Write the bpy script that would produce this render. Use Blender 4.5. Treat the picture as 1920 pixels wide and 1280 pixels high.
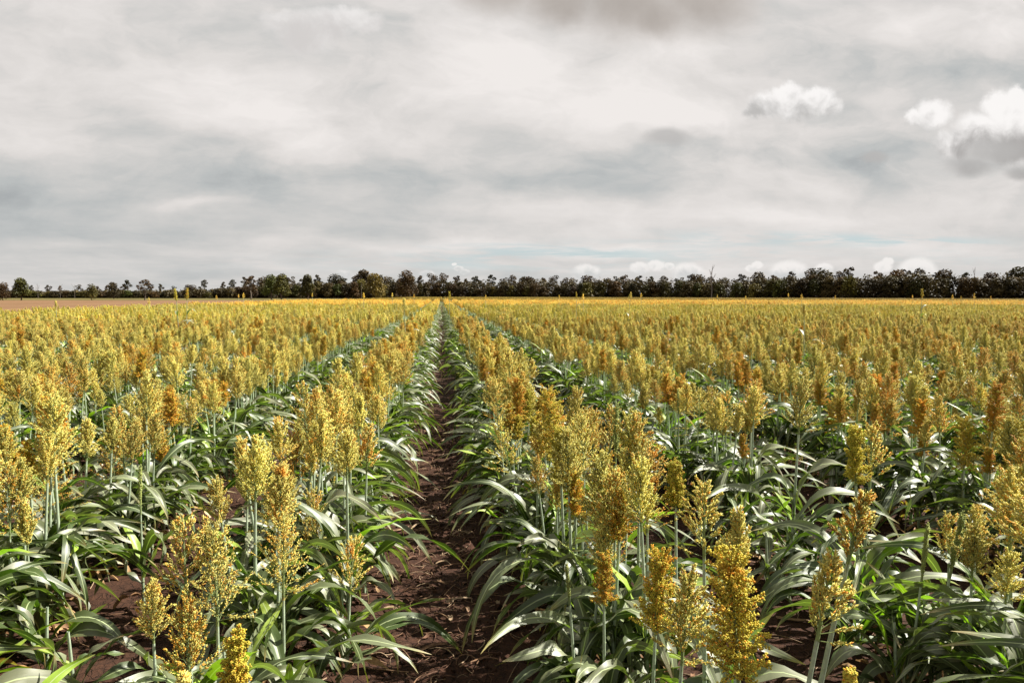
import bpy, math, random
import numpy as np
from mathutils import Vector, Matrix, noise as mnoise

R = math.radians
scene = bpy.context.scene
for o in list(bpy.data.objects):
    bpy.data.objects.remove(o)

# ------------------------------------------------------------------ camera
EYE = Vector((0.0, 0.0, 1.83))
FPX = 1300.0                       # focal length in pixels of a 1920 wide frame
YAW, PITCH, ROLL = R(-5.8), R(-3.75), R(0.12)
cam_data = bpy.data.cameras.new('camera')
cam = bpy.data.objects.new('camera', cam_data)
scene.collection.objects.link(cam)
scene.camera = cam
cam_data.sensor_width = 36.0
cam_data.lens = 36.0 * FPX / 1920.0
cam_data.clip_start = 0.05
cam_data.clip_end = 6000
CAMROT = Matrix.Rotation(YAW, 3, 'Z') @ Matrix.Rotation(R(90) + PITCH, 3, 'X') @ Matrix.Rotation(ROLL, 3, 'Z')
cam.matrix_world = Matrix.Translation(EYE) @ CAMROT.to_4x4()

def ray(px, py):
    return (CAMROT @ Vector(((px - 960) / FPX, -(py - 640) / FPX, -1.0)))

def at_x(px, py, X):
    """point where the sight line through a photo pixel crosses the row plane x = X"""
    r = ray(px, py)
    return EYE + r * (X / r.x)

def at_y(px, py, Y):
    r = ray(px, py)
    return EYE + r * (Y / r.y)

def project(x, y, z):
    v = CAMROT.transposed() @ (Vector((x, y, z)) - EYE)
    if v.z > -0.05:
        return None
    return 960 + FPX * v.x / -v.z, 640 - FPX * v.y / -v.z

# ------------------------------------------------------------------ light
SUN_EL, SUN_AZ = R(50), R(80)      # azimuth measured from the row direction (+Y) towards +X
sd = bpy.data.lights.new('sun', 'SUN')
sun = bpy.data.objects.new('sun', sd)
scene.collection.objects.link(sun)
sd.energy = 5.0
sd.angle = R(0.53)
sd.color = (1.0, 0.95, 0.86)
sdir = Vector((math.sin(SUN_AZ) * math.cos(SUN_EL), math.cos(SUN_AZ) * math.cos(SUN_EL), math.sin(SUN_EL)))
sun.rotation_euler = (-sdir).to_track_quat('-Z', 'Y').to_euler()

scene.view_settings.view_transform = 'Standard'
scene.view_settings.look = 'None'
scene.view_settings.gamma = 1.0
scene.view_settings.exposure = 1.5
EXPO = 2 ** 1.5
scene.render.engine = 'CYCLES'
scene.cycles.max_bounces = 6
scene.cycles.diffuse_bounces = 3
scene.cycles.glossy_bounces = 2
scene.cycles.transmission_bounces = 4
scene.cycles.transparent_max_bounces = 4
scene.cycles.use_denoising = True
scene.cycles.caustics_reflective = False
scene.cycles.caustics_refractive = False

# ------------------------------------------------------------------ node helper
class NT:
    def __init__(self, tree):
        self.t = tree; self.n = tree.nodes; self.l = tree.links
    def node(self, typ, **kw):
        nd = self.n.new(typ)
        for k, v in kw.items():
            setattr(nd, k, v)
        return nd
    def put(self, sock, val):
        if isinstance(val, bpy.types.NodeSocket):
            self.l.new(val, sock)
        elif val is not None:
            sock.default_value = val
    def math(self, op, a, b=None, c=None, clamp=False):
        nd = self.node('ShaderNodeMath', operation=op, use_clamp=clamp)
        for i, v in enumerate((a, b, c)):
            if v is not None: self.put(nd.inputs[i], v)
        return nd.outputs[0]
    def vmath(self, op, a, b=None, out=0):
        nd = self.node('ShaderNodeVectorMath', operation=op)
        self.put(nd.inputs[0], a)
        if b is not None:
            self.put(nd.inputs['Scale' if op == 'SCALE' else 1], b)
        return nd.outputs[out]
    def comb(self, x, y, z=0.0):
        nd = self.node('ShaderNodeCombineXYZ')
        for i, v in enumerate((x, y, z)): self.put(nd.inputs[i], v)
        return nd.outputs[0]
    def sep(self, v):
        nd = self.node('ShaderNodeSeparateXYZ'); self.put(nd.inputs[0], v)
        return nd.outputs
    def noise(self, vec, scale, detail=3, rough=0.5, dist=0.0, color=False):
        nd = self.node('ShaderNodeTexNoise')
        self.put(nd.inputs['Vector'], vec)
        nd.inputs['Scale'].default_value = scale; nd.inputs['Detail'].default_value = detail
        nd.inputs['Roughness'].default_value = rough; nd.inputs['Distortion'].default_value = dist
        return nd.outputs[1 if color else 0]
    def remap(self, v, a, b, c=0.0, d=1.0, smooth=False):
        nd = self.node('ShaderNodeMapRange')
        if smooth: nd.interpolation_type = 'SMOOTHSTEP'
        self.put(nd.inputs[0], v)
        for i, x in enumerate((a, b, c, d)): self.put(nd.inputs[i + 1], x)
        return nd.outputs[0]
    def mix(self, f, a, b, mode='MIX'):
        nd = self.node('ShaderNodeMix', data_type='RGBA', blend_type=mode)
        self.put(nd.inputs[0], f)
        for i, v in ((6, a), (7, b)):
            self.put(nd.inputs[i], (*v, 1.0) if isinstance(v, (tuple, list)) and len(v) == 3 else v)
        return nd.outputs[2]

# ------------------------------------------------------------------ sky
def srgb(r, g, b):
    f = lambda c: (c / 255 / 12.92) if c <= 10 else ((c / 255 + 0.055) / 1.055) ** 2.4
    return tuple(f(c) / EXPO for c in (r, g, b))

def sky_uv(px, py):
    r = ray(px, py)
    return r.x / r.y, r.z / r.y

world = bpy.data.worlds.new('World')
scene.world = world
world.use_nodes = True
w = NT(world.node_tree)
w.n.clear()
wout = w.node('ShaderNodeOutputWorld')
nish = w.node('ShaderNodeTexSky', sky_type='NISHITA')
nish.sun_disc = False
nish.sun_elevation = SUN_EL
nish.sun_rotation = SUN_AZ
bg_sky = w.node('ShaderNodeBackground'); bg_sky.inputs[1].default_value = 0.09
w.l.new(nish.outputs[0], bg_sky.inputs[0])
tc = w.node('ShaderNodeTexCoord').outputs['Generated']
dx, dy, dz = w.sep(tc)
zc = w.math('ADD', w.math('MAXIMUM', dz, 0.0), 0.10)
plane = w.comb(w.math('DIVIDE', dx, zc), w.math('DIVIDE', dy, zc))
yy = w.math('MAXIMUM', dy, 0.03)
uv = w.comb(w.math('DIVIDE', dx, yy), w.math('DIVIDE', dz, yy))
# stretched warp so that cloud edges stay ragged
warp = w.vmath('SCALE', w.vmath('SUBTRACT', w.noise(w.vmath('MULTIPLY', uv, (1, 2.2, 1)), 3.2, 5, 0.55, color=True), (0.5, 0.5, 0.5)), 0.20)
uvw = w.vmath('ADD', uv, w.vmath('MULTIPLY', warp, (1.5, 0.55, 0)))
base = w.remap(w.noise(plane, 0.55, 6, 0.52, 0.35), 0.34, 0.66)
fine = w.noise(w.vmath('ADD', plane, (7.3, 1.9, 0)), 1.7, 7, 0.55, 0.2)
tone = w.math('ADD', w.math('MULTIPLY_ADD', base, 0.16, 0.20), w.math('MULTIPLY', fine, 0.36))
# broad light and dark masses of the cloud deck: (px, py, rx, ry, amount)
masses = [
    (120, 90, 320, 120, .16), (330, 190, 200, 60, .22), (560, 280, 110, 40, .34), (500, 210, 120, 20, .2), (390, 388, 70, 10, .26),
    (1000, 150, 330, 90, .28), (1250, 215, 300, 45, .24), (1700, 40, 330, 60, .34), (1330, 410, 420, 24, .30),
    (1010, 455, 330, 16, .26), (820, 60, 300, 110, .10), (560, 465, 360, 18, .10), (1650, 455, 330, 18, .18), (1300, 503, 500, 14, .20),
    (70, 270, 240, 90, -.16), (150, 420, 600, 90, -.26), (760, 330, 330, 40, -.14), (300, 265, 130, 26, -.16),
    (980, 345, 420, 28, -.14), (1560, 300, 420, 36, -.12), (1720, 130, 320, 40, -.12), (200, 520, 400, 18, -.06),
    (1260, 262, 60, 18, -.10), (1250, 340, 260, 40, .14), (180, 260, 200, 60, .12), (880, 235, 120, 22, -.08), (330, 60, 160, 60, -.12), (600, 70, 190, 80, -.26),
]
for px, py, rx, ry, amt in masses:
    u0, v0 = sky_uv(px, py)
    d = w.vmath('MULTIPLY', w.vmath('SUBTRACT', uvw, (u0, v0, 0)), (FPX / rx, FPX / ry, 0))
    g = w.math('EXPONENT', w.math('MULTIPLY', w.vmath('DOT_PRODUCT', d, d, 1), -1.0))
    tone = w.math('MULTIPLY_ADD', g, amt, tone)
# long low streaks towards the horizon, soft billows higher up
streak_n = w.noise(w.vmath('MULTIPLY', w.vmath('ADD', uvw, (2.2, .3, 0)), (3.0, 26, 1)), 1.0, 5, 0.6)
lowm = w.remap(w.sep(uv)[1], 0.03, 0.17, 1.0, 0.04)
tone = w.math('MULTIPLY_ADD', w.math('SUBTRACT', streak_n, 0.5), w.math('MULTIPLY', lowm, 0.60), tone)
bil = w.noise(w.vmath('MULTIPLY', uvw, (4.2, 8.5, 1)), 1.0, 8, 0.60, 0.15)
tone = w.math('MULTIPLY_ADD', w.math('SUBTRACT', bil, 0.48), w.remap(w.sep(uv)[1], 0.06, 0.2, 0.45, 1.5), tone)
ramp = w.node('ShaderNodeValToRGB')
w.l.new(tone, ramp.inputs[0])
el = ramp.color_ramp.elements
el[0].position = -0.0; el[0].color = (*srgb(166, 170, 172), 1)
el[1].position = 0.86; el[1].color = (*srgb(240, 235, 232), 1)
for p, c in ((0.20, (188, 191, 191)), (0.36, (205, 204, 202)), (0.54, (221, 217, 214))):
    e = el.new(p); e.color = (*srgb(*c), 1)
cloud = ramp.outputs[0]
# thin gaps low over the horizon where pale blue shows
gap = 0.0
for px, py, rx, ry, amt in [(1040, 468, 220, 14, .9), (990, 490, 300, 16, .9), (1460, 449, 240, 13, 1.0), (1730, 452, 160, 12, .8), (1820, 487, 260, 11, .35), (1390, 476, 130, 7, .6), (650, 505, 300, 12, .15)]:
    u0, v0 = sky_uv(px, py)
    d = w.vmath('MULTIPLY', w.vmath('SUBTRACT', w.vmath('ADD', uv, w.vmath('MULTIPLY', warp, (1.2, 0.10, 0))), (u0, v0, 0)), (FPX / rx, FPX / ry, 0))
    g = w.math('EXPONENT', w.math('MULTIPLY', w.vmath('DOT_PRODUCT', d, d, 1), -1.0))
    gap = w.math('MULTIPLY_ADD', g, amt, gap)
gn = w.remap(w.noise(w.vmath('ADD', w.vmath('MULTIPLY', uv, (7, 75, 1)), (1.3, 0, 0)), 1.0, 6, 0.62, 0.5), 0.40, 0.62, 0.0, 1.0, True)
gapf = w.math('MULTIPLY', w.math('MINIMUM', gap, 1.0), w.math('MULTIPLY', gn, 1.0))
cloud = w.mix(gapf, cloud, srgb(190, 205, 208))
cov = w.math('SUBTRACT', 1.0, w.math('MULTIPLY', gapf, 0.05))

# separate cumulus clouds; every cloud is a union of puffs (px, py, radius)
def cumulus(col, puffs, top, bottom, shade_lo, shade_hi, edge=0.10, rag=0.55, nscale=34, fade=1.0, flat=0.75):
    pw = w.vmath('SUBTRACT', w.noise(uv, nscale, 5, 0.62, color=True), (0.5, 0.5, 0.5))
    p = w.vmath('ADD', uv, w.vmath('SCALE', pw, rag * 0.03))
    f = None
    for px, py, r in puffs:
        u0, v0 = sky_uv(px, py)
        d = w.vmath('MULTIPLY', w.vmath('SUBTRACT', p, (u0, v0, 0)), (FPX / r, FPX / (r * flat), 0))
        k = w.math('SUBTRACT', 1.0, w.vmath('LENGTH', d, None, 1))
        f = k if f is None else w.math('SMOOTH_MAX', f, k, 0.12)
    a = w.remap(f, 0.0, edge, 0.0, fade, True)
    _, vt = sky_uv(1400, top); _, vb = sky_uv(1400, bottom)
    h = w.remap(w.sep(p)[1], vb, vt)
    lump = w.noise(w.vmath('ADD', uv, (3.1, 0.7, 0)), nscale * 0.8, 5, 0.6, 0.4)
    sh = w.math('ADD', w.math('MULTIPLY', h, 0.75), w.math('MULTIPLY', w.math('SUBTRACT', lump, 0.44), 1.0))
    sh = w.math('ADD', sh, w.math('MULTIPLY', w.math('SUBTRACT', 0.35, f), 0.25))
    c = w.mix(w.remap(sh, -0.12, 0.52, smooth=True), shade_lo, shade_hi)
    return w.mix(a, col, c)
G, W_ = srgb(176, 174, 172), srgb(240, 236, 234)
cloud = cumulus(cloud, [(1440, 196, 52), (1480, 178, 42), (1530, 186, 48), (1500, 200, 60), (1555, 200, 34), (1420, 205, 36)], 140, 212, srgb(188, 186, 184), srgb(252, 249, 247), edge=.5, nscale=30, fade=.95, rag=1.1, flat=.62)
cloud = cumulus(cloud, [(1900, 210, 80), (1840, 245, 75), (1790, 270, 55), (1900, 270, 90), (1750, 215, 50), (1870, 195, 40), (1905, 185, 36), (1715, 218, 28)], 170, 275, srgb(172, 169, 167), srgb(252, 249, 247), edge=.55, nscale=26, fade=.95, rag=1.3, flat=.68)
cloud = cumulus(cloud, [(1915, 325, 50), (1820, 312, 75), (1860, 285, 90), (1250, 258, 60), (1640, 296, 40)], 240, 350, srgb(160, 158, 156), srgb(186, 184, 182), edge=.7, nscale=16, flat=.4, fade=.8)
cloud = cumulus(cloud, [(540, 42, 55), (600, 50, 66), (660, 34, 46), (690, 46, 36), (570, 76, 60)], 8, 92, srgb(212, 208, 206), srgb(238, 235, 233), edge=.55, nscale=26, fade=.9, rag=1.3, flat=.6)
cloud = cumulus(cloud, [(1050, -10, 130), (1180, 5, 150), (1310, -5, 170), (1230, 30, 110), (930, -30, 120)], -300, 160, srgb(168, 160, 153), srgb(196, 189, 183), edge=.8, nscale=7, flat=.62, fade=.95, rag=1.6)
cloud = cumulus(cloud, [(1230, 498, 22), (1200, 502, 24), (1255, 499, 14), (1420, 497, 15), (1408, 503, 14), (1665, 490, 16), (1655, 500, 24), (1545, 505, 24), (852, 495, 6), (860, 503, 10), (872, 510, 12), (800, 516, 20), (645, 520, 26), (1290, 512, 40), (1480, 512, 50), (1720, 506, 50), (1100, 512, 34)], 488, 516, srgb(206, 207, 206), srgb(246, 242, 239), edge=.4, nscale=80, rag=.22, flat=.6, fade=.85)
# below the horizon
cloud = w.mix(w.remap(dz, -0.03, -0.005), srgb(90, 80, 60), cloud)
bg_cloud = w.node('ShaderNodeBackground'); bg_cloud.inputs[1].default_value = 1.0
w.l.new(cloud, bg_cloud.inputs[0])
mx = w.node('ShaderNodeMixShader')
w.l.new(cov, mx.inputs[0]); w.l.new(bg_sky.outputs[0], mx.inputs[1]); w.l.new(bg_cloud.outputs[0], mx.inputs[2])
w.l.new(mx.outputs[0], wout.inputs[0])

# ------------------------------------------------------------------ mesh helpers
C = scene.collection

class MB:
    """collects vertices, faces, a colour per vertex and a uv per vertex, links as ONE mesh object"""
    def __init__(self):
        self.v = []; self.f = []; self.c = []; self.uv = []; self.n = 0
    def add(self, v, f, col, uv=None):
        v = np.asarray(v, dtype=np.float32).reshape(-1, 3)
        k = len(v)
        self.v.append(v)
        c = np.asarray(col, dtype=np.float32)
        if c.ndim == 1: c = np.repeat(c[None], k, 0)
        self.c.append(c[:, :3])
        self.uv.append(np.zeros((k, 2), np.float32) if uv is None else np.asarray(uv, np.float32))
        f = np.asarray(f, dtype=np.int64)
        self.f.append((f + self.n))
        self.n += k
    def merged(self, M=None):
        """arrays, optionally moved by a 4x4 matrix"""
        V = np.concatenate(self.v) if self.v else np.zeros((0, 3), np.float32)
        if M is not None:
            A = np.array(M, dtype=np.float32)
            V = V @ A[:3, :3].T + A[:3, 3]
        return V
    def append(self, other, M=None):
        if not other.v: return
        V = other.merged(M)
        self.v.append(V); self.c.append(np.concatenate(other.c)); self.uv.append(np.concatenate(other.uv))
        for f in other.f: self.f.append(f + self.n)
        self.n += len(V)
    def mesh(self, name, mat, smooth=True):
        me = bpy.data.meshes.new(name)
        V = self.merged(); Cc = np.concatenate(self.c); UV = np.concatenate(self.uv)
        loops = np.concatenate([f.reshape(-1) for f in self.f])
        sizes = np.concatenate([np.full(len(f), f.shape[1]) for f in self.f])
        starts = np.concatenate([[0], np.cumsum(sizes)[:-1]])
        me.vertices.add(len(V)); me.vertices.foreach_set('co', V.reshape(-1))
        me.loops.add(len(loops)); me.loops.foreach_set('vertex_index', loops.astype(np.int32))
        me.polygons.add(len(sizes))
        me.polygons.foreach_set('loop_start', starts.astype(np.int32))
        me.polygons.foreach_set('use_smooth', np.full(len(sizes), smooth, dtype=bool))
        a = me.attributes.new('tint', 'FLOAT_COLOR', 'POINT')
        rgba = np.ones((len(V), 4), np.float32); rgba[:, :3] = Cc
        a.data.foreach_set('color', rgba.reshape(-1))
        u = me.uv_layers.new(name='UVMap')
        u.data.foreach_set('uv', UV[loops].reshape(-1))
        me.update(calc_edges=True)
        if isinstance(mat, (list, tuple)):
            for m in mat: me.materials.append(m)
        else:
            me.materials.append(mat)
        return me
    def build(self, name, mat, parent=None, smooth=True):
        o = bpy.data.objects.new(name, self.mesh(name, mat, smooth))
        C.objects.link(o)
        o.parent = parent
        return o

def tag(o, label=None, cat=None, group=None, kind=None):
    if label: o['label'] = label
    if cat: o['category'] = cat
    if group: o['group'] = group
    if kind: o['kind'] = kind
    return o

def empty(name, loc, rz=0.0):
    o = bpy.data.objects.new(name, None)
    o.empty_display_size = 0.1
    C.objects.link(o)
    o.location = loc; o.rotation_euler = (0, 0, rz)
    return o

def tube(mb, pts, rad, col, sides=5, col2=None):
    pts = [Vector(p) for p in pts]
    n = len(pts)
    V = []; cols = []
    prev = None
    for i, p in enumerate(pts):
        t = (pts[min(i + 1, n - 1)] - pts[max(i - 1, 0)]).normalized()
        a = Vector((1, 0, 0)) if prev is None else prev
        a = (a - t * a.dot(t))
        if a.length < 1e-4: a = Vector((0, 1, 0)) - t * t.y
        a.normalize(); prev = a
        b = t.cross(a)
        r = rad[i] if isinstance(rad, (list, tuple)) else rad
        for k in range(sides):
            q = 2 * math.pi * k / sides
            V.append(p + (a * math.cos(q) + b * math.sin(q)) * r)
            if col2 is not None:
                f = i / (n - 1); cols.append([col[j] * (1 - f) + col2[j] * f for j in range(3)])
            else:
                cols.append(col)
    F = [[i * sides + k, i * sides + (k + 1) % sides, (i + 1) * sides + (k + 1) % sides, (i + 1) * sides + k] for i in range(n - 1) for k in range(sides)]
    mb.add([tuple(v) for v in V], F, np.array(cols))

def ico():
    t = (1 + 5 ** .5) / 2
    v = np.array([(-1, t, 0), (1, t, 0), (-1, -t, 0), (1, -t, 0), (0, -1, t), (0, 1, t), (0, -1, -t), (0, 1, -t), (t, 0, -1), (t, 0, 1), (-t, 0, -1), (-t, 0, 1)], np.float32)
    v /= np.linalg.norm(v[0])
    f = np.array([(0, 11, 5), (0, 5, 1), (0, 1, 7), (0, 7, 10), (0, 10, 11), (1, 5, 9), (5, 11, 4), (11, 10, 2), (10, 7, 6), (7, 1, 8), (3, 9, 4), (3, 4, 2), (3, 2, 6), (3, 6, 8), (3, 8, 9), (4, 9, 5), (2, 4, 11), (6, 2, 10), (8, 6, 7), (9, 8, 1)])
    return v, f
def octa():
    v = np.array([(1, 0, 0), (0, 1, 0), (-1, 0, 0), (0, -1, 0), (0, 0, 1), (0, 0, -1)], np.float32)
    f = np.array([(0, 1, 4), (1, 2, 4), (2, 3, 4), (3, 0, 4), (1, 0, 5), (2, 1, 5), (3, 2, 5), (0, 3, 5)])
    return v, f
ICO, OCTA = ico(), octa()

def grains(mb, P, D, ln, rd, col, shape):
    """many small elongated grains: centres P, axes D, half length ln, half width rd"""
    sv, sf = shape
    N = len(P)
    D = D / np.linalg.norm(D, axis=1, keepdims=True)
    up = np.where(np.abs(D[:, 2:3]) > .9, np.array([[1., 0, 0]]), np.array([[0, 0, 1.]]))
    A = np.cross(D, up); A /= np.linalg.norm(A, axis=1, keepdims=True)
    B = np.cross(D, A)
    V = P[:, None] + sv[None, :, 0:1] * A[:, None] * rd[:, None, None] + sv[None, :, 1:2] * B[:, None] * rd[:, None, None] + sv[None, :, 2:3] * D[:, None] * ln[:, None, None]
    F = sf[None] + (np.arange(N) * len(sv))[:, None, None]
    mb.add(V.reshape(-1, 3), F.reshape(-1, 3), np.repeat(col, len(sv), axis=0))

# ------------------------------------------------------------------ materials
def new_mat(name):
    m = bpy.data.materials.new(name)
    m.use_nodes = True
    t = NT(m.node_tree); t.n.clear()
    return m, t, t.node('ShaderNodeOutputMaterial')

def attr(t, name='tint'):
    a = t.node('ShaderNodeAttribute'); a.attribute_name = name
    return a.outputs['Color']

def make_leaf_mat():
    m, t, out = new_mat('sorghum_leaf_blade')
    col = attr(t)
    uvn = t.node('ShaderNodeUVMap').outputs[0]
    u, v, _ = t.sep(uvn)
    rib = t.remap(t.math('ABSOLUTE', t.math('SUBTRACT', u, 0.5)), 0.022, 0.062, 1.0, 0.0, True)
    oi = t.node('ShaderNodeObjectInfo').outputs['Random']
    streak = t.noise(t.comb(t.math('MULTIPLY', u, 38), t.math('MULTIPLY', v, 1.6), t.math('MULTIPLY', oi, 9)), 1.0, 3, 0.6)
    col = t.mix(t.remap(streak, 0.3, 0.7, 0.0, 0.30), col, t.mix(1.0, col, (1.45, 1.35, 1.25), 'MULTIPLY'))
    hv = t.node('ShaderNodeHueSaturation')
    t.put(hv.inputs['Hue'], t.remap(oi, 0, 1, 0.488, 0.51)); t.put(hv.inputs['Value'], t.remap(oi, 0, 1, 0.85, 1.2)); t.put(hv.inputs['Color'], col)
    col = hv.outputs[0]
    col = t.mix(t.math('MULTIPLY', rib, 0.8), col, (0.40, 0.47, 0.24))
    # dry brown flecks and tips
    pos = t.node('ShaderNodeNewGeometry').outputs['Position']
    fl = t.remap(t.noise(pos, 38, 4, 0.7), 0.66, 0.72)
    col = t.mix(t.math('MULTIPLY', fl, 0.7), col, (0.25, 0.15, 0.05))
    b = t.node('ShaderNodeBsdfPrincipled')
    t.put(b.inputs['Base Color'], col)
    b.inputs['Roughness'].default_value = 0.47
    b.inputs['Specular IOR Level'].default_value = 0.75
    bump = t.node('ShaderNodeBump'); bump.inputs['Strength'].default_value = 0.25; bump.inputs['Distance'].default_value = 0.002
    t.put(bump.inputs['Height'], streak); t.l.new(bump.outputs[0], b.inputs['Normal'])
    tr = t.node('ShaderNodeBsdfTranslucent')
    t.put(tr.inputs[0], t.mix(1.0, col, (1.6, 2.2, 0.45), 'MULTIPLY'))
    mix = t.node('ShaderNodeMixShader'); mix.inputs[0].default_value = 0.2
    t.l.new(b.outputs[0], mix.inputs[1]); t.l.new(tr.outputs[0], mix.inputs[2]); t.l.new(mix.outputs[0], out.inputs[0])
    return m

def make_head_mat(name='sorghum_grain', mul=(1, 1, 1), transl=0.34):
    m, t, out = new_mat(name)
    col = attr(t)
    oi = t.node('ShaderNodeObjectInfo').outputs['Random']
    pos = t.node('ShaderNodeNewGeometry').outputs['Position']
    # flowering patches: orange anthers in parts of some heads
    patch = t.remap(t.noise(pos, 9.0, 2, 0.5), 0.56, 0.70)
    patch = t.math('MULTIPLY', patch, t.remap(oi, 0.45, 0.95, 0.0, 0.85))
    col = t.mix(patch, col, (0.76, 0.34, 0.03))
    hv = t.node('ShaderNodeHueSaturation')
    oi2 = t.math('FRACT', t.math('MULTIPLY', oi, 7.77))
    t.put(hv.inputs['Value'], t.remap(oi2, 0, 1, 0.82, 1.15)); t.put(hv.inputs['Hue'], t.remap(oi, 0, 1, 0.512, 0.500)); t.put(hv.inputs['Color'], col)
    col = t.mix(1.0, hv.outputs[0], mul, 'MULTIPLY')
    b = t.node('ShaderNodeBsdfPrincipled')
    t.put(b.inputs['Base Color'], col)
    b.inputs['Roughness'].default_value = 0.55
    b.inputs['Specular IOR Level'].default_value = 0.28
    tr = t.node('ShaderNodeBsdfTranslucent'); t.put(tr.inputs[0], t.mix(1.0, col, (1.15, 1.12, 0.7), 'MULTIPLY'))
    mix = t.node('ShaderNodeMixShader'); mix.inputs[0].default_value = transl
    t.l.new(b.outputs[0], mix.inputs[1]); t.l.new(tr.outputs[0], mix.inputs[2]); t.l.new(mix.outputs[0], out.inputs[0])
    return m

def make_simple(name, rough=0.6, transl=0.0, var=None, scale=20, spec=0.3, mul=None, vary=False):
    m, t, out = new_mat(name)
    col = attr(t)
    pos = t.node('ShaderNodeNewGeometry').outputs['Position']
    if var:
        n = t.noise(pos, scale, 4, 0.6)
        col = t.mix(t.remap(n, 0.35, 0.65), t.mix(1.0, col, (var[0],) * 3, 'MULTIPLY'), t.mix(1.0, col, (var[1],) * 3, 'MULTIPLY'))
    if mul: col = t.mix(1.0, col, mul, 'MULTIPLY')
    if vary:
        oi = t.node('ShaderNodeObjectInfo').outputs['Random']
        col = t.mix(oi, t.mix(1.0, col, (1.35, 1.05, .85), 'MULTIPLY'), t.mix(1.0, col, (.75, 1.0, .8), 'MULTIPLY'))
        col = t.mix(t.math('FRACT', t.math('MULTIPLY', oi, 13.7)), t.mix(1.0, col, (.6, .6, .6), 'MULTIPLY'), t.mix(1.0, col, (1.5, 1.45, 1.3), 'MULTIPLY'))
    b = t.node('ShaderNodeBsdfPrincipled'); t.put(b.inputs['Base Color'], col)
    b.inputs['Roughness'].default_value = rough; b.inputs['Specular IOR Level'].default_value = spec
    if transl:
        tr = t.node('ShaderNodeBsdfTranslucent'); t.put(tr.inputs[0], col)
        mix = t.node('ShaderNodeMixShader'); mix.inputs[0].default_value = transl
        t.l.new(b.outputs[0], mix.inputs[1]); t.l.new(tr.outputs[0], mix.inputs[2]); t.l.new(mix.outputs[0], out.inputs[0])
    else:
        t.l.new(b.outputs[0], out.inputs[0])
    return m

M_LEAF = make_leaf_mat()
M_HEAD = make_head_mat()
M_STALK = make_simple('sorghum_stalk', 0.45, 0.0, (0.8, 1.15), 60, 0.5)
M_DRY = make_simple('dry_leaf', 0.7, 0.2, (0.65, 1.2), 50)
M_TREE = make_simple('tree_leaves', 0.6, 0.15, (0.55, 1.4), 0.45, 0.2, vary=True)
M_BARK = make_simple('tree_bark', 0.8, 0.0, (0.6, 1.2), 3)
M_DEAD = make_simple('bleached_wood', 0.8, 0.0, (0.8, 1.1), 3)

def make_soil():
    m, t, out = new_mat('field_soil')
    pos = t.node('ShaderNodeNewGeometry').outputs['Position']
    n1 = t.noise(pos, 1.1, 5, 0.6); n2 = t.noise(pos, 26, 6, 0.65); n3 = t.noise(pos, 110, 3, 0.6)
    warp = t.vmath('ADD', pos, t.vmath('SCALE', t.noise(pos, 12, 3, 0.6, color=True), 0.05))
    vor = t.node('ShaderNodeTexVoronoi', feature='DISTANCE_TO_EDGE'); vor.inputs['Scale'].default_value = 17
    t.l.new(warp, vor.inputs['Vector'])
    crack = t.remap(vor.outputs['Distance'], 0.0, 0.06, 1.0, 0.0, True)
    crack = t.math('MULTIPLY', crack, t.remap(n1, 0.42, 0.6))
    c = t.mix(t.remap(n2, 0.32, 0.68), (0.014, 0.006, 0.0035), (0.054, 0.023, 0.012))
    c = t.mix(t.remap(n1, 0.3, 0.75, 0.0, 0.5), c, (0.058, 0.026, 0.014))
    c = t.mix(t.math('MULTIPLY', crack, 0.85), c, (0.018, 0.009, 0.006))
    b = t.node('ShaderNodeBsdfPrincipled'); t.put(b.inputs['Base Color'], c)
    b.inputs['Roughness'].default_value = 0.9; b.inputs['Specular IOR Level'].default_value = 0.2
    h = t.math('ADD', t.math('MULTIPLY', n2, 0.6), t.math('ADD', t.math('MULTIPLY', n3, 0.25), t.math('MULTIPLY', crack, -0.7)))
    bump = t.node('ShaderNodeBump'); bump.inputs['Strength'].default_value = 0.9; bump.inputs['Distance'].default_value = 0.03
    t.l.new(h, bump.inputs['Height']); t.l.new(bump.outputs[0], b.inputs['Normal']); t.l.new(b.outputs[0], out.inputs[0])
    return m

def make_ground(name, ca, cb, scale, bumpd=0.1, stretch=(1, 1, 1)):
    m, t, out = new_mat(name)
    pos = t.vmath('MULTIPLY', t.node('ShaderNodeNewGeometry').outputs['Position'], stretch)
    n1 = t.noise(pos, scale, 6, 0.6); n2 = t.noise(pos, scale * 14, 4, 0.6)
    c = t.mix(t.remap(n1, 0.35, 0.65), ca, cb)
    c = t.mix(t.remap(n2, 0.3, 0.7, 0, .5), c, tuple(x * .7 for x in ca))
    b = t.node('ShaderNodeBsdfPrincipled'); t.put(b.inputs['Base Color'], c)
    b.inputs['Roughness'].default_value = 0.95; b.inputs['Specular IOR Level'].default_value = 0.1
    bump = t.node('ShaderNodeBump'); bump.inputs['Strength'].default_value = 0.6; bump.inputs['Distance'].default_value = bumpd
    t.l.new(n2, bump.inputs['Height']); t.l.new(bump.outputs[0], b.inputs['Normal']); t.l.new(b.outputs[0], out.inputs[0])
    return m
M_SOIL = make_soil()
M_FALLOW = make_ground('fallow_soil', (0.125, 0.070, 0.034), (0.17, 0.098, 0.050), 0.06, 0.08, (1, .25, 1))
M_GRASS = make_ground('headland_grass', (0.07, 0.06, 0.02), (0.12, 0.10, 0.03), 0.05, 0.2, (1, .4, 1))

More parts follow.
